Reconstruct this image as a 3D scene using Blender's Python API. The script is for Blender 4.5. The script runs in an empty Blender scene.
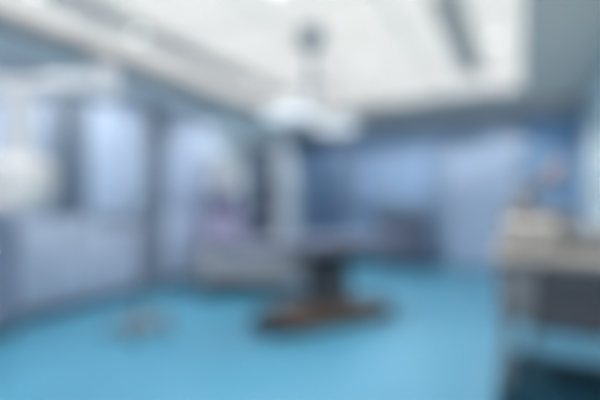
import bpy, bmesh, math, random
from mathutils import Vector, Matrix
random.seed(7)
PI = math.pi
S = bpy.context.scene
COL = S.collection

# ------------------------------------------------------------------ camera frame
CAM_Z = 1.30
YAW = math.radians(28.8)
FPX = 400.0
FW = Vector((-math.sin(YAW), math.cos(YAW), 0)); RT = Vector((math.cos(YAW), math.sin(YAW), 0))

cam_d = bpy.data.cameras.new('camera'); cam = bpy.data.objects.new('camera', cam_d); COL.objects.link(cam)
cam.location = (0, 0, CAM_Z); cam.rotation_euler = (PI/2, 0, YAW)
cam_d.sensor_width = 36; cam_d.lens = 24; cam_d.shift_y = 0.005
cam_d.clip_start = 0.05
# the photograph is thrown far out of focus: the lens is focused close by, wide open
cam_d.dof.use_dof = True
cam_d.dof.focus_distance = 0.30
cam_d.dof.aperture_fstop = 0.88
S.camera = cam
S.view_settings.view_transform = 'Standard'
S.view_settings.look = 'None'
S.view_settings.exposure = 0.0
S.view_settings.gamma = 1.0
S.view_settings.use_curve_mapping = False

# ------------------------------------------------------------------ materials
def lin(c):
    c /= 255.0
    return c/12.92 if c <= 0.04045 else ((c+0.055)/1.055)**2.4
def mat(name, rgb, rough=0.5, metal=0.0, vary=0.06, scale=6.0, bump=0.0, spec=0.5):
    m = bpy.data.materials.new(name); m.use_nodes = True
    nt = m.node_tree; b = nt.nodes['Principled BSDF']
    base = [lin(c) for c in rgb]
    b.inputs['Roughness'].default_value = rough; b.inputs['Metallic'].default_value = metal
    b.inputs['Specular IOR Level'].default_value = spec
    tc = nt.nodes.new('ShaderNodeTexCoord'); nz = nt.nodes.new('ShaderNodeTexNoise')
    nz.inputs['Scale'].default_value = scale; nz.inputs['Detail'].default_value = 4
    nt.links.new(tc.outputs['Object'], nz.inputs['Vector'])
    cr = nt.nodes.new('ShaderNodeValToRGB')
    cr.color_ramp.elements[0].position = 0.3; cr.color_ramp.elements[1].position = 0.7
    cr.color_ramp.elements[0].color = [c*(1-vary) for c in base]+[1]
    cr.color_ramp.elements[1].color = [min(1, c*(1+vary)) for c in base]+[1]
    nt.links.new(nz.outputs['Fac'], cr.inputs['Fac']); nt.links.new(cr.outputs['Color'], b.inputs['Base Color'])
    if bump:
        bp = nt.nodes.new('ShaderNodeBump'); bp.inputs['Strength'].default_value = bump; bp.inputs['Distance'].default_value = 0.01
        nt.links.new(nz.outputs['Fac'], bp.inputs['Height']); nt.links.new(bp.outputs['Normal'], b.inputs['Normal'])
    return m
def emit(name, rgb, strength, base=None):
    m = mat(name, base or rgb, 0.6)
    b = m.node_tree.nodes['Principled BSDF']
    b.inputs['Emission Color'].default_value = [lin(c) for c in rgb]+[1]
    b.inputs['Emission Strength'].default_value = strength
    return m
def glass(name, rgb, rough=0.02):
    m = bpy.data.materials.new(name); m.use_nodes = True
    nt = m.node_tree; nt.nodes.clear()
    out = nt.nodes.new('ShaderNodeOutputMaterial'); mx = nt.nodes.new('ShaderNodeMixShader')
    tr = nt.nodes.new('ShaderNodeBsdfTransparent'); gl = nt.nodes.new('ShaderNodeBsdfGlossy'); fr = nt.nodes.new('ShaderNodeFresnel')
    tr.inputs['Color'].default_value = [lin(c) for c in rgb]+[1]; gl.inputs['Roughness'].default_value = rough
    fr.inputs['IOR'].default_value = 1.45
    nt.links.new(fr.outputs[0], mx.inputs[0]); nt.links.new(tr.outputs[0], mx.inputs[1]); nt.links.new(gl.outputs[0], mx.inputs[2])
    nt.links.new(mx.outputs[0], out.inputs[0])
    return m

M = dict(
    floor=mat('blue_vinyl_floor', (65, 127, 155), 0.42, vary=0.05, scale=40),
    ceil=mat('ceiling_white', (236, 236, 234), 0.7, vary=0.02),
    soffit=mat('soffit_grey', (248, 228, 214), 0.6, vary=0.03),
    cove=mat('cove_white', (240, 236, 232), 0.6, vary=0.02),
    wall=mat('wall_steel_blue', (210, 230, 241), 0.5, vary=0.04, scale=3),
    wallback=mat('wall_back_blue', (130, 165, 203), 0.5, vary=0.04, scale=3),
    wallright=mat('wall_right_pale', (227, 242, 247), 0.5, vary=0.03, scale=3),
    wallwhite=mat('wall_white', (214, 220, 228), 0.6, vary=0.02),
    cornice=mat('cornice_grey', (196, 186, 184), 0.5, vary=0.04),
    panel=mat('panel_pale_blue', (180, 198, 224), 0.3, vary=0.03, scale=2),
    panelgrey=mat('panel_grey_blue', (157, 171, 193), 0.3, vary=0.03, scale=2),
    paneldeep=mat('panel_deep_blue', (100, 115, 132), 0.35, vary=0.03, scale=2),
    kick=mat('kick_plate_dark', (61, 73, 92), 0.4),
    navy=mat('navy_panel', (90, 117, 150), 0.4, vary=0.05),
    doorpale=mat('door_pale_blue', (163, 183, 210), 0.35, vary=0.03, scale=2),
    frame=mat('frame_grey', (140, 152, 166), 0.35, 0.4),
    steel=mat('brushed_steel', (176, 182, 190), 0.3, 0.9, vary=0.05, scale=30),
    steeldark=mat('dark_steel', (84, 92, 104), 0.4, 0.6),
    rackgrey=mat('slate_blue_enamel', (100, 115, 138), 0.45),
    black=mat('black_rubber', (30, 33, 40), 0.6),
    dark=mat('charcoal_plastic', (63, 63, 68), 0.45),
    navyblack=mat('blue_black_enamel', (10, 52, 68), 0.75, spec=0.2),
    white=mat('white_enamel', (198, 198, 198), 0.35, vary=0.02),
    ltgrey=mat('light_grey_plastic', (182, 186, 192), 0.4),
    beige=mat('warm_grey_plastic', (156, 149, 143), 0.45, vary=0.03),
    taupe=mat('taupe_panel', (110, 110, 112), 0.5),
    bronze=mat('brown_enamel', (100, 85, 75), 0.4, 0.1, vary=0.08),
    pad=mat('grey_lilac_vinyl', (73, 81, 104), 0.5, vary=0.04, bump=0.05),
    drape=mat('pale_grey_cloth', (119, 126, 135), 0.85, vary=0.04, scale=12, bump=0.15),
    mauve=mat('mauve_enamel', (146, 144, 178), 0.45, vary=0.05),
    mauvegrey=mat('mauve_grey_enamel', (91, 99, 123), 0.45, vary=0.05),
    salmon=mat('salmon_rubber', (140, 122, 124), 0.5, vary=0.05),
    screen=mat('screen_glass', (40, 52, 78), 0.12),
    pane=glass('window_pane', (225, 238, 248)),
    ceilglow=emit('ceiling_glow', (255, 250, 244), 0.74, (130, 148, 145)),
    strip=emit('strip_glow', (255, 250, 244), 3.0),
    lens=emit('lamp_lens_glow', (248, 250, 255), 0.7),
    scrub=emit('scrub_lamp_glow', (245, 248, 255), 22.0),
)

# ------------------------------------------------------------------ mesh helpers
def BM(): return bmesh.new()
def box(bm, x0, x1, y0, y1, z0, z1, bev=0.0, seg=2):
    g = bmesh.ops.create_cube(bm, size=1.0)
    vs = g['verts']
    for v in vs:
        v.co = Vector(((x0+x1)/2+v.co.x*(x1-x0), (y0+y1)/2+v.co.y*(y1-y0), (z0+z1)/2+v.co.z*(z1-z0)))
    if bev:
        es = list({e for v in vs for e in v.link_edges})
        bmesh.ops.bevel(bm, geom=es, offset=bev, segments=seg, affect='EDGES', profile=0.5)
    return bm
def tube(bm, pts, r, n=12, cap=True):
    pts = [Vector(p) for p in pts]
    rs = r if isinstance(r, (list, tuple)) else [r]*len(pts)
    rings = []; prev = None
    for i, p in enumerate(pts):
        a = (pts[min(i+1, len(pts)-1)]-pts[max(i-1, 0)]).normalized()
        if prev is None:
            ref = Vector((0, 0, 1)) if abs(a.z) < 0.9 else Vector((1, 0, 0))
            u = a.cross(ref).normalized()
        else:
            u = (prev - a*prev.dot(a)).normalized()
        w = a.cross(u); prev = u
        rings.append([bm.verts.new(p+(u*math.cos(t)+w*math.sin(t))*rs[i]) for t in [2*PI*k/n for k in range(n)]])
    for A, B in zip(rings, rings[1:]):
        for k in range(n):
            bm.faces.new((A[k], A[(k+1) % n], B[(k+1) % n], B[k]))
    if cap:
        bm.faces.new(rings[0][::-1]); bm.faces.new(rings[-1])
    return bm
def lathe(bm, prof, c=(0, 0, 0), n=32, mtx=None):
    rings = []; new = []
    for r, z in prof:
        ring = [bm.verts.new((r*math.cos(2*PI*k/n), r*math.sin(2*PI*k/n), z)) for k in range(n)]
        rings.append(ring); new += ring
    for A, B in zip(rings, rings[1:]):
        for k in range(n): bm.faces.new((A[k], A[(k+1) % n], B[(k+1) % n], B[k]))
    bm.faces.new(rings[0][::-1]); bm.faces.new(rings[-1])
    for v in new:
        co = v.co.copy()
        if mtx is not None: co = mtx @ co
        v.co = co + Vector(c)
    return bm
def prism(bm, pts, z0, z1, bev=0.0):
    lo = [bm.verts.new((x, y, z0)) for x, y in pts]; hi = [bm.verts.new((x, y, z1)) for x, y in pts]
    n = len(pts); bm.faces.new(lo[::-1]); bm.faces.new(hi)
    for k in range(n): bm.faces.new((lo[k], lo[(k+1) % n], hi[(k+1) % n], hi[k]))
    if bev:
        es = list({e for v in lo+hi for e in v.link_edges})
        bmesh.ops.bevel(bm, geom=es, offset=bev, segments=2, affect='EDGES')
    return bm
def obj(name, bm, m, parent=None, smooth=True):
    bmesh.ops.recalc_face_normals(bm, faces=bm.faces)
    me = bpy.data.meshes.new(name); bm.to_mesh(me); bm.free()
    me.materials.append(M[m])
    if smooth:
        for p in me.polygons: p.use_smooth = True
        me.set_sharp_from_angle(angle=math.radians(35))
    o = bpy.data.objects.new(name, me); COL.objects.link(o)
    if parent is not None: o.parent = parent
    return o
def tag(o, label, cat, group=None):
    o['label'] = label; o['category'] = cat
    if group: o['group'] = group
    return o
def thing(name, label, cat, loc=(0, 0, 0), rz=0.0, group=None):
    o = bpy.data.objects.new(name, None); COL.objects.link(o)
    o.location = loc; o.rotation_euler = (0, 0, rz)
    return tag(o, label, cat, group)
def struct(name, bm, m, parent=None, smooth=False):
    o = obj(name, bm, m, parent, smooth)
    if parent is None: o['kind'] = 'structure'
    return o
def dup(root, loc, rz=None, label=None):
    r = root.copy(); COL.objects.link(r); r.location = loc
    if rz is not None: r.rotation_euler = (0, 0, rz)
    if label: r['label'] = label
    for ch in list(root.children):
        c = ch.copy(); COL.objects.link(c); c.parent = r
        for g in list(ch.children):
            d = g.copy(); COL.objects.link(d); d.parent = c
    return r
def caster(bm, x, y, r=0.04):
    lathe(bm, [(r*0.5, -0.012), (r, -0.009), (r, 0.009), (r*0.5, 0.012)], (x, y, r), 16, Matrix.Rotation(PI/2, 4, 'X'))
    box(bm, x-0.012, x+0.012, y-0.02, y+0.02, r, 2*r+0.02, 0.003)

# ------------------------------------------------------------------ setting
XL, XR, YB, YF, H = -4.90, 1.00, 8.77, -1.6, 3.30
struct('floor', box(BM(), XL-0.2, XR+0.2, YF-0.2, YB+2.6, -0.1, 0.0), 'floor')
struct('wall_left', box(BM(), XL-0.2, XL, YF-0.2, YB+0.2, 0, H+0.1), 'wall')
struct('wall_right', box(BM(), XR, XR+0.2, YF-0.2, YB+0.2, 0, H+0.1), 'wallright')
struct('wall_front', box(BM(), XL, XR, YF-0.2, YF, 0, H+0.1), 'wallwhite')
WX0, WX1, WZ0, WZ1 = -3.36, -1.70, 1.24, 2.58
b = BM()
box(b, XL, WX0, YB, YB+0.15, 0, H+0.1); box(b, WX1, XR, YB, YB+0.15, 0, H+0.1)
box(b, WX0, WX1, YB, YB+0.15, 0, WZ0); box(b, WX0, WX1, YB, YB+0.15, WZ1, H+0.1)
struct('wall_back', b, 'wallback')
struct('ceiling', box(BM(), XL-0.2, XR+0.2, YF-0.2, YB+0.2, H, H+0.1), 'ceil')
# dropped grey soffit along the right wall, grey step and bright cove along the left
struct('trim_1', box(BM(), 0.12, XR, YF, YB, H-0.12, H), 'soffit')
struct('trim_2', box(BM(), -3.97, -3.63, YF, YB-0.14, H-0.07, H), 'soffit')
struct('trim_3', box(BM(), XL, XR, YB-0.14, YB, H-0.36, H), 'cornice')  # grey strip put in for the shadow band along the wall top
struct('trim_4', box(BM(), XL, XL+0.22, YF, YB-0.14, H-0.12, H), 'cornice')
struct('baseboard_back', box(BM(), XL, XR, YB-0.02, YB, 0, 0.12), 'kick')
struct('baseboard_right', box(BM(), XR-0.02, XR, YF, YB-0.02, 0, 0.12), 'panelgrey')
struct('baseboard_left', box(BM(), XL, XL+0.02, 5.6, YB-0.02, 0, 0.12), 'kick')

# scrub room behind the window
SB = YB+2.4
struct('wall_scrub_room', box(BM(), -5.0, -0.4, SB, SB+0.1, 0, H), 'wallwhite')
struct('wall_scrub_left', box(BM(), -5.0, -4.9, YB+0.15, SB, 0, H), 'wallwhite')
struct('wall_scrub_right', box(BM(), -0.5, -0.4, YB+0.15, SB, 0, H), 'wallwhite')
struct('ceiling_scrub_room', box(BM(), -5.0, -0.4, YB+0.15, SB+0.1, H-0.3, H-0.2), 'ceil')
t = thing('ceiling_light', 'long strip light on the ceiling of the room behind the window', 'ceiling light', (-2.5, YB+1.3, H-0.3))
obj('housing', box(BM(), -1.65, 1.65, -0.12, 0.12, -0.04, 0, 0.01), 'white', t)
obj('diffuser', box(BM(), -1.6, 1.6, -0.1, 0.1, -0.055, -0.041, 0.005), 'scrub', t)

# window in the back wall
wb = BM()
for a in ((WX0-0.06, WX1+0.06, WZ1, WZ1+0.07), (WX0-0.06, WX1+0.06, WZ0-0.07, WZ0), (WX0-0.06, WX0, WZ0, WZ1), (WX1, WX1+0.06, WZ0, WZ1)):
    box(wb, a[0], a[1], YB-0.03, YB+0.05, a[2], a[3], 0.008)
w = struct('window_1', wb, 'frame')
obj('window_sill', box(BM(), WX0-0.1, WX1+0.1, YB-0.09, YB, WZ0-0.1, WZ0-0.07, 0.008), 'frame', w)
obj('mullion', box(BM(), -2.55, -2.51, YB-0.01, YB+0.05, WZ0, WZ1, 0.006), 'frame', w)
obj('pane', box(BM(), WX0, WX1, YB+0.02, YB+0.03, WZ0, WZ1), 'pane', w, False)

# doors
def door(name, x0, x1, ztop, m, handle_x, rail):
    d = struct(name, box(BM(), x0, x1, YB-0.05, YB-0.012, 0.01, ztop, 0.006), m)
    f = BM()
    box(f, x0-0.07, x0, YB-0.06, YB, 0, ztop+0.07, 0.006); box(f, x1, x1+0.07, YB-0.06, YB, 0, ztop+0.07, 0.006)
    box(f, x0, x1, YB-0.06, YB, ztop, ztop+0.07, 0.006)
    obj('door_frame', f, 'frame', d)
    h = BM(); tube(h, [(handle_x, YB-0.10, 0.95), (handle_x, YB-0.10, 1.35)], 0.015)
    tube(h, [(handle_x, YB-0.10, 0.99), (handle_x, YB-0.04, 0.99)], 0.01); tube(h, [(handle_x, YB-0.10, 1.31), (handle_x, YB-0.04, 1.31)], 0.01)
    obj('door_handle', h, 'steel', d)
    if rail:
        obj('sliding_track', box(BM(), x0-0.15, x1+0.10, YB-0.12, YB-0.06, ztop+0.01, ztop+0.12, 0.01), 'frame', d)
    return d
door('door_1', -1.36, -0.02, 2.58, 'doorpale', -1.24, True)
door('door_2', -4.68, -3.62, 2.72, 'navy', -3.72, False)
# door in the left wall, near the corner
d3 = struct('door_3', box(BM(), XL+0.012, XL+0.05, 6.62, 7.62, 0.01, 2.5, 0.006), 'paneldeep')
f = BM(); box(f, XL, XL+0.06, 6.55, 6.62, 0, 2.57, 0.006); box(f, XL, XL+0.06, 7.62, 7.69, 0, 2.57, 0.006); box(f, XL, XL+0.06, 6.62, 7.62, 2.5, 2.57, 0.006)
obj('door_frame', f, 'frame', d3)
h = BM(); tube(h, [(XL+0.1, 6.76, 0.95), (XL+0.1, 6.76, 1.3)], 0.014); tube(h, [(XL+0.1, 6.76, 0.98), (XL+0.04, 6.76, 0.98)], 0.009); tube(h, [(XL+0.1, 6.76, 1.27), (XL+0.04, 6.76, 1.27)], 0.009)
obj('door_handle', h, 'steel', d3)
struct('trim_5', box(BM(), XL, XL+0.16, 7.74, 8.02, 0, H-0.3, 0.02), 'wallwhite')

# ------------------------------------------------------------------ white ceiling panels, glow added to keep them white
nx, ny = 3, 7
px0, px1, py0, py1 = -3.62, 0.05, 0.3, 7.80
dx = (px1-px0)/nx; dy = (py1-py0)/ny
lp = None
for j in range(ny):
    for i in range(nx):
        cx = px0+dx*(i+0.5); cy = py0+dy*(j+0.5)
        if lp is None:
            lp = thing('ceiling_panel', 'square white panel with added glow set in the grid of the main ceiling', 'ceiling light', (cx, cy, H), 0, 'ceiling panels with added glow')
            fb = BM(); a, c = dx/2-0.001, dy/2-0.001
            box(fb, -a, a, -c, -c+0.012, -0.022, 0); box(fb, -a, a, c-0.012, c, -0.022, 0)
            box(fb, -a, -a+0.012, -c+0.012, c-0.012, -0.022, 0); box(fb, a-0.012, a, -c+0.012, c-0.012, -0.022, 0)
            obj('frame', fb, 'white', lp, False)
            obj('diffuser', box(BM(), -a+0.012, a-0.012, -c+0.012, c-0.012, -0.02, 0), 'ceilglow', lp, False)  # plain ceiling face, its glow stands in for light falling on it
        else:
            dup(lp, (cx, cy, H))
# spots added to brighten walls and floor, shaped as recessed fixtures
FILL_W = 78.0
dl = None
for X in (-3.80, -1.94, -0.25):
    for Y in (-0.6, 0.75, 2.0, 3.1, 5.35, 7.75):
        if dl is None:
            dl = thing('fill_spot', 'small round fill spot added in the white ceiling', 'ceiling light', (X, Y, H-0.074), 0, 'added fill spots')
            obj('trim_ring', lathe(BM(), [(0.055, -0.014), (0.075, -0.012), (0.085, 0.0), (0.085, 0.004)]), 'white', dl)
            obj('lens', lathe(BM(), [(0.05, -0.018), (0.054, -0.0145)]), 'strip', dl)
            ld = bpy.data.lights.new('fill_spot_bulb', 'SPOT'); ld.energy = FILL_W; ld.color = (1.0, 0.95, 0.91)
            ld.spot_size = math.radians(126); ld.spot_blend = 0.35; ld.shadow_soft_size = 0.05
            lo = bpy.data.objects.new('bulb', ld); COL.objects.link(lo); lo.parent = dl; lo.location = (0, 0, -0.075)
        else:
            dup(dl, (X, Y, H-(0.074 if X < -3.7 else 0.024)))
# bright strip lights in the left cove
cl = None
for k in range(5):
    y = 0.2+k*1.75
    if cl is None:
        cl = thing('cove_light', 'long narrow strip light in the ceiling along the cabinet wall', 'ceiling light', (-4.30, y, H), 0, 'strip lights along the left wall')
        obj('housing', box(BM(), -0.33, 0.33, -0.87, 0.87, -0.03, 0, 0.008), 'white', cl)
        obj('diffuser', box(BM(), -0.31, 0.31, -0.85, 0.85, -0.04, -0.031, 0.004), 'ceilglow', cl, False)
    else:
        dup(cl, (-4.30, y, H))
# grey air slot in the ceiling
v = thing('ceiling_vent', 'long grey slotted air grille across the bright ceiling', 'vent', (-0.62, 5.2, H-0.035))
obj('frame', box(BM(), -0.16, 0.16, -1.35, 1.35, -0.02, 0, 0.005), 'soffit', v)
for k in range(5):
    obj('slat', box(BM(), -0.13+k*0.055, -0.095+k*0.055, -1.3, 1.3, -0.035, -0.021, 0.003), 'soffit', v)

# ------------------------------------------------------------------ cabinets along the left wall
CF = -4.70
def cabinet(y0, y1, upper, lower, label, ztop=2.74, split=1.12):
    t = thing('tall_cabinet', label, 'cabinet', (XL, (y0+y1)/2, 0), 0, 'tall cabinets along the left wall')
    w = (y1-y0)/2-0.004; D = CF-XL
    obj('body', box(BM(), 0.012, D-0.02, -w, w, 0.12, ztop, 0.004), 'panelgrey', t)
    obj('kick_plate', box(BM(), 0.012, D-0.05, -w+0.002, w-0.002, 0.0, 0.12), 'kick', t)
    for s in (-1, 1):
        ya, yb = (-w+0.003, -0.003) if s < 0 else (0.003, w-0.003)
        for za, zb, m in ((0.13, split-0.004, lower), (split+0.004, ztop-0.01, upper)):
            d = obj('door', box(BM(), D-0.02, D, ya, yb, za, zb, 0.004), m, t)
            hy = s*0.05; hz = za+0.15 if za > 1 else zb-0.35
            hb = BM(); tube(hb, [(D+0.035, hy, hz), (D+0.035, hy, hz+0.22)], 0.008)
            tube(hb, [(D+0.035, hy, hz+0.02), (D-0.002, hy, hz+0.02)], 0.006); tube(hb, [(D+0.035, hy, hz+0.20), (D-0.002, hy, hz+0.20)], 0.006)
            obj('handle', hb, 'steel', d)
    return t
cabinet(0.95, 1.95, 'panelgrey', 'panelgrey', 'grey-blue tall cabinet behind the dark rack at the left edge')
cabinet(1.96, 2.62, 'panelgrey', 'panelgrey', 'grey-blue tall cabinet beside the dark rack, behind the white pendant box')
cabinet(2.63, 3.10, 'paneldeep', 'panelgrey', 'narrow tall cabinet with deeper blue upper doors beside the pendant')
cabinet(3.11, 3.98, 'panel', 'panelgrey', 'tall cabinet with pale blue upper and shade-toned lower doors, left of the drip stand pole')  # lower doors greyer: the lighting gradient is put into their colour
cabinet(4.34, 5.45, 'panel', 'panel', 'tall all pale blue cabinet right of the drip stand, nearest the lilac machine')
struct('trim_6', box(BM(), XL, CF, 3.99, 4.33, 0, 2.74, 0.004), 'paneldeep')
struct('trim_7', box(BM(), XL, CF+0.03, 0.9, 5.5, 2.742, 2.82, 0.006), 'panelgrey')

# dark rack at the left edge
t = thing('equipment_rack', 'slate grey equipment rack at the left edge, under the white pendant box', 'rack', (-4.47, 1.86, 0))
obj('body', box(BM(), -0.2, 0.17, -0.3, 0.25, 0.10, 1.24, 0.012), 'rackgrey', t)
for k in range(4):
    d = obj('drawer', box(BM(), 0.171, 0.19, -0.28, 0.23, 0.13+k*0.275, 0.13+k*0.275+0.26, 0.005), 'rackgrey', t)
    hb = BM(); tube(hb, [(0.215, -0.15, 0.33+k*0.275), (0.215, 0.10, 0.33+k*0.275)], 0.008); tube(hb, [(0.215, -0.14, 0.33+k*0.275), (0.185, -0.14, 0.33+k*0.275)], 0.005); tube(hb, [(0.215, 0.09, 0.33+k*0.275), (0.185, 0.09, 0.33+k*0.275)], 0.005)
    obj('handle', hb, 'steel', d)
for x, y in ((-0.15, -0.25), (-0.15, 0.2), (0.12, -0.25), (0.12, 0.2)):
    cb = BM(); caster(cb, x, y); obj('caster', cb, 'black', t)

# ------------------------------------------------------------------ helper: point at pixel and depth
def at(u, d, z=0.0):
    p = RT*((u-300)/FPX*d)+FW*d
    return Vector((p.x, p.y, z))

# ceiling pendant at the left
pc = at(14, 2.75, H)
t = thing('ceiling_pendant', 'white medical supply pendant hanging from a jointed arm at the far left', 'pendant', (pc.x, pc.y, 0))
R0 = Vector((RT.x, RT.y, 0)); 
def loc2(r, fwd, z): return (RT*r+FW*fwd)+Vector((0, 0, z))
base = loc2(-0.62, 0.10, 0)
obj('ceiling_plate', lathe(BM(), [(0.20, H-0.07), (0.21, H-0.02), (0.21, H)], (base.x, base.y, 0)), 'ltgrey', t)
obj('ceiling_column', tube(BM(), [loc2(-0.62, 0.10, H-0.06), loc2(-0.62, 0.10, 2.08)], 0.06, 20), 'ltgrey', t)
ab = BM(); tube(ab, [loc2(0.60, 0.0, 2.10), loc2(-0.72, 0.10, 2.10)], 0.065, 16)
obj('arm', ab, 'ltgrey', t)
obj('joint', lathe(BM(), [(0.07, 2.02), (0.10, 2.04), (0.10, 2.22), (0.07, 2.24)], loc2(-0.62, 0.10, 0)), 'frame', t)
obj('end_joint', lathe(BM(), [(0.05, 1.99), (0.09, 2.01), (0.09, 2.22), (0.06, 2.24)], loc2(0.62, 0.0, 0)), 'ltgrey', t)
obj('drop_tube', tube(BM(), [loc2(0.04, 0, 2.14), loc2(0.04, 0, 1.60)], 0.06, 20), 'white', t)
cb = BM(); box(cb, -0.30, 0.20, -0.16, 0.16, 1.29, 1.60, 0.05, 3)
con = obj('console', cb, 'white', t); con.rotation_euler = (0, 0, YAW)
for k in range(3):
    sk = obj('gas_socket', lathe(BM(), [(0.028, 0), (0.028, 0.012), (0.016, 0.02), (0.016, 0.03)], (-0.2+k*0.12, -0.16, 1.47), 16, Matrix.Rotation(PI/2, 4, 'X')), 'steel', con)
sh = obj('shelf', box(BM(), -0.28, 0.18, -0.26, 0.12, 1.255, 1.288, 0.01), 'ltgrey', t); sh.rotation_euler = (0, 0, YAW)

# drip stand
sp = at(141, 4.03)
t = thing('drip_stand', 'slim grey drip stand with wire basket on a five-legged base, before the cabinets', 'drip stand', (sp.x, sp.y, 0), 0.3)
obj('pole', tube(BM(), [(0, 0, 0.10), (0, 0, 1.30)], 0.019, 16), 'steeldark', t)
obj('extension_pole', tube(BM(), [(0, 0, 1.28), (0, 0, 2.08)], 0.012, 12), 'steel', t)
obj('clamp_knob', lathe(BM(), [(0.028, 1.25), (0.032, 1.27), (0.032, 1.31), (0.02, 1.33)]), 'black', t)
obj('hub', lathe(BM(), [(0.05, 0.07), (0.055, 0.09), (0.05, 0.13), (0.022, 0.17)]), 'taupe', t)
for k in range(5):
    a = 2*PI*k/5; c, s = math.cos(a), math.sin(a)
    lg = obj('leg', tube(BM(), [(0.04*c, 0.04*s, 0.10), (0.18*c, 0.18*s, 0.095), (0.32*c, 0.32*s, 0.075)], [0.034, 0.03, 0.022], 10), 'taupe', t)  # legs thickened to stand in for the shadow patch at the base
    cb = BM(); lathe(cb, [(0.015, -0.012), (0.035, -0.01), (0.035, 0.01), (0.015, 0.012)], (0.32*c, 0.32*s, 0.035), 14, Matrix.Rotation(PI/2, 4, 'X'))
    obj('caster', cb, 'black', lg)
for k in range(4):
    a = PI/2*k; c, s = math.cos(a), math.sin(a)
    obj('hook', tube(BM(), [(0, 0, 2.07), (0.08*c, 0.08*s, 2.09), (0.13*c, 0.13*s, 2.06), (0.14*c, 0.14*s, 2.10)], 0.006, 8), 'steel', t)
bk = BM()
for z in (1.08, 1.13, 1.18):
    tube(bk, [(-0.42, -0.13, z), (-0.02, -0.13, z), (-0.02, 0.13, z), (-0.42, 0.13, z), (-0.42, -0.13, z)], 0.006, 6)
for k in range(9):
    x = -0.42+k*0.05; tube(bk, [(x, -0.13, 1.18), (x, -0.13, 1.08), (x, 0.13, 1.08), (x, 0.13, 1.18)], 0.004, 6)
for k in range(4):
    y = -0.09+k*0.06; tube(bk, [(-0.42, y, 1.18), (-0.42, y, 1.08), (-0.02, y, 1.08), (-0.02, y, 1.18)], 0.004, 6)
bo = obj('basket', bk, 'steeldark', t); bo.rotation_euler = (0, 0, YAW-0.3)

# ------------------------------------------------------------------ operating table
op = at(327, 4.45)
t = thing('operating_table', 'operating table with grey padded top on a dark column and brown base with black ends in place of shadow', 'operating table', (op.x, op.y, 0), math.radians(60))
pb = BM(); prism(pb, [(-0.60, -0.33), (0.58, -0.33), (0.58, 0.33), (-0.60, 0.33)], 0.03, 0.15, 0.025)
obj('base', pb, 'bronze', t)
for sx in (-1, 1):
    pb = BM(); prism(pb, [(sx*0.585, -0.33), (sx*0.70, -0.31), (sx*0.84, -0.20), (sx*0.84, 0.20), (sx*0.70, 0.31), (sx*0.585, 0.33)], 0.025, 0.13, 0.02)
    obj('shade_end', pb, 'black', t)  # black ends stand in for the shadow around the base
pb = BM(); prism(pb, [(-0.46, -0.25), (0.42, -0.25), (0.42, 0.25), (-0.46, 0.25)], 0.15, 0.21, 0.02)
obj('base_cover', pb, 'bronze', t)
for x, y in ((-0.6, -0.18), (-0.6, 0.18), (0.58, -0.18), (0.58, 0.18)):
    obj('caster', lathe(BM(), [(0.04, 0), (0.045, 0.005), (0.045, 0.03), (0.03, 0.032)], (x, y, 0), 16), 'black', t)
obj('shade_pedal', box(BM(), -0.92, -0.80, -0.08, 0.08, 0.05, 0.08, 0.01), 'black', t)  # dark block added where the table's floor shadow falls
obj('column', box(BM(), -0.21, 0.21, -0.18, 0.18, 0.20, 0.52, 0.03), 'dark', t)
obj('upper_column', box(BM(), -0.19, 0.19, -0.16, 0.16, 0.51, 0.68, 0.025), 'black', t)
obj('column_head', box(BM(), -0.40, 0.38, -0.24, 0.24, 0.66, 0.81, 0.02), 'black', t)
def section(x0, x1, y0, y1, name):
    o = obj(name, box(BM(), x0, x1, y0, y1, 0.80, 0.83, 0.008), 'steel', t)
    p = BM(); box(p, x0+0.004, x1-0.004, y0, y1, 0.83, 0.915, 0.03, 3)
    obj('pad', p, 'pad', o)
    for s, yy in ((-1, y0), (1, y1)):
        if abs(yy) > 0.1:
            rb = BM(); box(rb, x0+0.03, x1-0.03, yy+s*0.018-0.006, yy+s*0.018+0.006, 0.80, 0.835, 0.003)
            for xx in (x0+0.06, x1-0.06): tube(rb, [(xx, yy-s*0.01, 0.815), (xx, yy+s*0.02, 0.815)], 0.008, 8)
            obj('side_rail', rb, 'steel', o)
section(0.72, 1.00, -0.14, 0.14, 'head_section')
section(0.14, 0.71, -0.26, 0.26, 'back_section')
section(-0.45, 0.13, -0.26, 0.26, 'seat_section')
section(-1.20, -0.46, -0.26, -0.02, 'leg_section')
section(-1.20, -0.46, 0.02, 0.26, 'leg_section')

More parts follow.
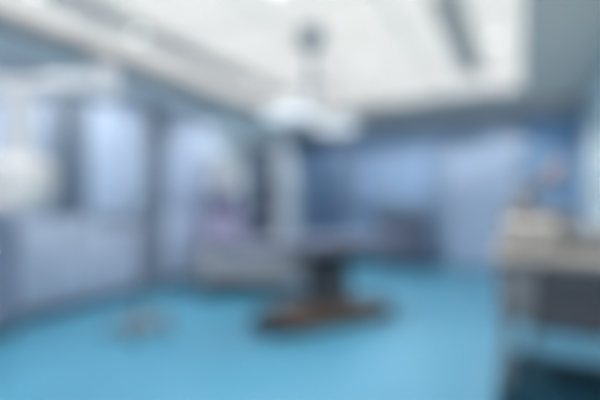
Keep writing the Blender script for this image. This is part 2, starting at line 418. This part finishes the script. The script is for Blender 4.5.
# surgical light above it
lm = at(311, 4.6)
t = thing('surgical_light', 'twin-headed surgical light hanging from the ceiling above the operating table', 'surgical light', (lm.x, lm.y, 0), YAW)
obj('ceiling_cover', lathe(BM(), [(0.09, H-0.22), (0.14, H-0.20), (0.17, H-0.06), (0.17, H-0.023)], n=32), 'frame', t)
obj('ceiling_tube', tube(BM(), [(0, 0, H-0.25), (0, 0, 2.56)], 0.035, 16), 'ltgrey', t)
obj('hub', lathe(BM(), [(0.05, 2.52), (0.07, 2.54), (0.07, 2.74), (0.05, 2.76)]), 'ltgrey', t)
for sx, zz, ln, fy in ((1, 2.68, 0.30, 0.34), (-1, 2.60, 0.22, -0.36)):
    ar = obj('arm', tube(BM(), [(0, 0, zz), (sx*ln, fy, zz+0.02)], 0.028, 12), 'ltgrey', t)
    obj('spring_arm', tube(BM(), [(sx*ln, fy, zz+0.04), (sx*ln, fy, zz-0.08), (sx*(ln+0.0), fy-0.02, 2.34)], 0.022, 12), 'ltgrey', ar)
    hd = obj('lamp_head', lathe(BM(), [(0.06, 0.10), (0.10, 0.09), (0.26, 0.055), (0.31, 0.02), (0.31, -0.01), (0.29, -0.025)], (sx*ln, fy-0.02, 2.25), 40, Matrix.Rotation(sx*0.06, 4, 'Y')), 'ceil', t)
    obj('lens', lathe(BM(), [(0.27, -0.026), (0.27, -0.034), (0.255, -0.038)], (sx*ln, fy-0.02, 2.25), 40, Matrix.Rotation(sx*0.06, 4, 'Y')), 'lens', hd)
    sl = bpy.data.lights.new('surgical_bulb', 'SPOT'); sl.energy = 42; sl.color = (1.0, 0.97, 0.93)
    sl.spot_size = math.radians(105); sl.spot_blend = 0.5; sl.shadow_soft_size = 0.12
    so = bpy.data.objects.new('bulb', sl); COL.objects.link(so); so.parent = hd; so.location = (sx*ln, fy-0.02, 2.25-0.17)
    obj('handle', lathe(BM(), [(0.012, -0.16), (0.022, -0.155), (0.02, -0.06), (0.03, -0.036)], (sx*ln, fy-0.02, 2.25), 16, Matrix.Rotation(sx*0.06, 4, 'Y')), 'white', hd)

# ------------------------------------------------------------------ draped trolley behind the table
tp = at(252, 5.70)
t = thing('instrument_trolley', 'wide low trolley under a pale grey cloth behind the operating table', 'trolley', (tp.x, tp.y, 0), YAW)
W, Dp = 0.74, 0.30
obj('top', box(BM(), -W+0.03, W-0.03, -Dp+0.03, Dp-0.03, 0.63, 0.66, 0.006), 'steel', t)
for sx in (-1, 1):
    for sy in (-1, 1):
        lg = obj('leg', tube(BM(), [(sx*(W-0.1), sy*(Dp-0.08), 0.09), (sx*(W-0.1), sy*(Dp-0.08), 0.64)], 0.016, 10), 'steel', t)
        cb = BM(); caster(cb, sx*(W-0.1), sy*(Dp-0.08), 0.035); obj('caster', cb, 'black', lg)
obj('lower_shelf', box(BM(), -W+0.1, W-0.1, -Dp+0.08, Dp-0.08, 0.14, 0.165, 0.006), 'steeldark', t)
cl = BM(); n = 96; rings = []
def rr(a, hx, hy):
    c, s = math.cos(a), math.sin(a); e = 0.22
    return hx*math.copysign(abs(c)**e, c), hy*math.copysign(abs(s)**e, s)
for z, gr, wv in ((0.675, 0.0, 0), (0.67, 0.012, 0.0), (0.62, 0.02, 0.004), (0.5, 0.026, 0.010), (0.38, 0.032, 0.016), (0.24, 0.036, 0.022)):
    ring = []
    for k in range(n):
        a = 2*PI*k/n; x, y = rr(a, W+gr, Dp+gr); f = 1+wv*math.sin(a*19+math.sin(a*5)*1.5)
        ring.append(cl.verts.new((x*f, y*(1+(f-1)*1.8), z+(0.02*math.sin(a*7) if z < 0.3 else 0))))
    rings.append(ring)
for A, B_ in zip(rings, rings[1:]):
    for k in range(n): cl.faces.new((A[k], A[(k+1) % n], B_[(k+1) % n], B_[k]))
cl.faces.new(rings[0])
o = obj('cloth_cover', cl, 'drape', None); o.location = (tp.x, tp.y, 0); o.rotation_euler = (0, 0, YAW)
tag(o, 'pale grey cloth draped over the low trolley behind the operating table', 'cloth')

# lilac workstation behind it, by the left wall
wp = at(224, 6.42)
t = thing('anaesthetic_workstation', 'lilac medical workstation with a pale monitor, behind the draped trolley', 'medical machine', (wp.x, wp.y, 0), YAW)
obj('base', box(BM(), -0.30, 0.30, -0.28, 0.28, 0.09, 0.20, 0.02), 'dark', t)
bo = obj('body', box(BM(), -0.28, 0.28, -0.24, 0.24, 0.20, 1.12, 0.025), 'mauve', t)
for k in range(3):
    d = obj('drawer', box(BM(), -0.25, 0.25, -0.262, -0.238, 0.26+k*0.25, 0.48+k*0.25, 0.006), 'mauve', t)
    obj('handle', tube(BM(), [(-0.1, -0.275, 0.44+k*0.25), (0.1, -0.275, 0.44+k*0.25)], 0.012, 8), 'steel', d)
obj('upper_unit', box(BM(), -0.26, 0.24, -0.14, 0.22, 1.12, 1.50, 0.02), 'mauve', t)
obj('control_panel', box(BM(), -0.22, 0.20, -0.156, -0.138, 1.18, 1.40, 0.005), 'screen', t)
obj('monitor_post', tube(BM(), [(0, 0.02, 1.49), (0, 0.02, 1.68)], 0.03, 12), 'ltgrey', t)
mo = obj('monitor', box(BM(), -0.23, 0.21, -0.05, 0.03, 1.62, 1.99, 0.015), 'white', t)
obj('screen', box(BM(), -0.20, 0.18, -0.055, -0.049, 1.66, 1.95), 'white', mo, False)
for x, y in ((-0.24, -0.22), (0.24, -0.22), (-0.24, 0.22), (0.24, 0.22)):
    cb = BM(); caster(cb, x, y, 0.035); obj('caster', cb, 'black', t)

# dark gas cylinder style tower next to it
gp = at(263, 7.3)
t = thing('endoscopy_tower', 'slim dark slate equipment tower right of the lilac workstation', 'medical machine', (gp.x, gp.y, 0), YAW)
fr = BM()
for x in (-0.19, 0.19): box(fr, x-0.02, x+0.02, 0.10, 0.2, 0.10, 1.85, 0.006)
obj('frame', fr, 'steeldark', t)
obj('base', box(BM(), -0.22, 0.22, -0.22, 0.22, 0.09, 0.14, 0.012), 'dark', t)
for k, z in enumerate((0.45, 0.80, 1.15, 1.48)):
    s_ = obj('shelf', box(BM(), -0.2, 0.2, -0.2, 0.16, z, z+0.025, 0.005), 'steeldark', t)
    u_ = obj('device', box(BM(), -0.17, 0.17, -0.18, 0.10, z+0.026, z+0.20, 0.01), 'mauvegrey', t)
    obj('display', box(BM(), -0.14, 0.02, -0.186, -0.179, z+0.06, z+0.16), 'screen', u_, False)
    obj('knob', lathe(BM(), [(0.02, 0), (0.02, 0.015), (0.014, 0.02)], (0.10, -0.18, z+0.11), 12, Matrix.Rotation(PI/2, 4, 'X')), 'ltgrey', u_)
for x, y in ((-0.18, -0.18), (0.18, -0.18), (-0.18, 0.18), (0.18, 0.18)):
    cb = BM(); caster(cb, x, y, 0.035); obj('caster', cb, 'black', t)

# drawer cart below the window
t = thing('drawer_cart', 'dark slate drawer cart against the back wall below the window', 'cart', (-2.12, 8.32, 0))
obj('body', box(BM(), -0.52, 0.52, -0.24, 0.28, 0.10, 0.98, 0.012), 'mauvegrey', t)
obj('worktop', box(BM(), -0.55, 0.55, -0.27, 0.30, 0.98, 1.02, 0.01), 'steeldark', t)
for c in range(2):
    for k in range(4):
        x0 = -0.50+c*0.505
        d = obj('drawer', box(BM(), x0, x0+0.495, -0.262, -0.238, 0.13+k*0.21, 0.33+k*0.21, 0.006), 'mauvegrey', t)
        obj('handle', tube(BM(), [(x0+0.15, -0.275, 0.29+k*0.21), (x0+0.35, -0.275, 0.29+k*0.21)], 0.011, 8), 'steel', d)
for x, y in ((-0.46, -0.2), (0.46, -0.2), (-0.46, 0.22), (0.46, 0.22)):
    cb = BM(); caster(cb, x, y, 0.04); obj('caster', cb, 'black', t)

# ------------------------------------------------------------------ anaesthesia trolley in the right foreground
t = thing('anaesthesia_machine', 'warm grey anaesthesia machine with dark drawers in the right foreground', 'medical machine', (0.36, 2.55, 0))
W0, W1, D0, D1 = -0.48, 0.42, -0.32, 0.36
obj('worktop', box(BM(), W0, W1, D0, D1, 1.00, 1.05, 0.015), 'beige', t)
obj('side_panel', box(BM(), W0+0.02, W0+0.20, D0+0.05, D1-0.05, 0.70, 1.0, 0.012), 'taupe', t)
obj('drawer_unit', box(BM(), W0+0.205, W1-0.02, D0+0.05, D1-0.04, 0.67, 1.0, 0.012), 'dark', t)
for k in range(2):
    d = obj('drawer', box(BM(), W0+0.22, W1-0.04, D0+0.025, D0+0.049, 0.68+k*0.16, 0.83+k*0.16, 0.006), 'dark', t)
    hb = BM(); tube(hb, [(-0.05, D0-0.005, 0.79+k*0.16), (0.25, D0-0.005, 0.79+k*0.16)], 0.009, 8)
    for x in (-0.03, 0.23): tube(hb, [(x, D0-0.005, 0.79+k*0.16), (x, D0+0.03, 0.79+k*0.16)], 0.006, 6)
    obj('handle', hb, 'steeldark', d)
for x, y in ((W0+0.06, D0+0.08), (W1-0.06, D0+0.08), (W0+0.06, D1-0.06), (W1-0.06, D1-0.06)):
    obj('post', tube(BM(), [(x, y, 0.34), (x, y, 0.74)], 0.022, 12), 'taupe', t)
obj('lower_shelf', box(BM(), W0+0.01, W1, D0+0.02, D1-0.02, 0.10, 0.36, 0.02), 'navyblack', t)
for x, y in ((W0+0.07, D0+0.09), (W1-0.07, D0+0.09), (W0+0.07, D1-0.09), (W1-0.07, D1-0.09)):
    cb = BM(); caster(cb, x, y, 0.045); obj('caster', cb, 'black', t)
vb = obj('ventilator', box(BM(), W0+0.03, W0+0.30, D0+0.06, D1-0.2, 1.05, 1.21, 0.03, 3), 'beige', t)
obj('control_panel', box(BM(), W0+0.33, W1-0.05, D0+0.16, D1-0.06, 1.05, 1.15, 0.02), 'taupe', t)
obj('bellows', lathe(BM(), [(0.075, 1.05)]+[(0.07 if i % 2 else 0.082, 1.06+i*0.018) for i in range(14)]+[(0.05, 1.33)], (W0+0.13, D1-0.11, 0), 24), 'taupe', t)
hb = BM(); tube(hb, [(W0+0.13, D1-0.11, 1.30), (W0+0.14, D1-0.12, 1.36), (W0+0.19, D1-0.11, 1.41), (W0+0.26, D1-0.10, 1.43)], 0.030, 12)
obj('support_arm', hb, 'taupe', t)
bag = lathe(BM(), [(0.012, -0.08), (0.03, -0.068), (0.042, -0.03), (0.044, 0.025), (0.028, 0.06), (0.018, 0.08)], (W0+0.30, D1-0.10, 1.475), 20, Matrix.Rotation(0.6, 4, 'Y'))
obj('reservoir_bag', bag, 'salmon', t)

# trolley added behind it to shade the floor, along the right wall
t = thing('shade_trolley', 'grey trolley added to shade the floor behind the anaesthesia machine, along the right wall', 'trolley', (0.42, 3.62, 0))
obj('body', box(BM(), -0.38, 0.42, -0.38, 0.40, 0.70, 1.08, 0.02), 'taupe', t)
for k in range(2):
    d = obj('drawer', box(BM(), -0.34, 0.38, -0.402, -0.378, 0.73+k*0.17, 0.88+k*0.17, 0.006), 'taupe', t)
    obj('handle', tube(BM(), [(-0.12, -0.42, 0.85+k*0.17), (0.16, -0.42, 0.85+k*0.17)], 0.017, 8), 'steel', d)
obj('worktop', box(BM(), -0.41, 0.44, -0.41, 0.42, 1.08, 1.11, 0.01), 'beige', t)
for x in (-0.33, 0.37):
    for y in (-0.33, 0.35):
        lg = obj('leg', box(BM(), x-0.025, x+0.025, y-0.025, y+0.025, 0.08, 0.71, 0.005), 'taupe', t)
        cb = BM(); caster(cb, x, y, 0.04); obj('caster', cb, 'black', lg)
obj('device', box(BM(), -0.33, -0.08, -0.20, 0.25, 1.11, 1.26, 0.02), 'taupe', t)

# ------------------------------------------------------------------ world: dim neutral ambience
wd = bpy.data.worlds.new('world'); S.world = wd; wd.use_nodes = True
wd.node_tree.nodes['Background'].inputs['Color'].default_value = (0.5, 0.6, 0.7, 1)
wd.node_tree.nodes['Background'].inputs['Strength'].default_value = 0.3
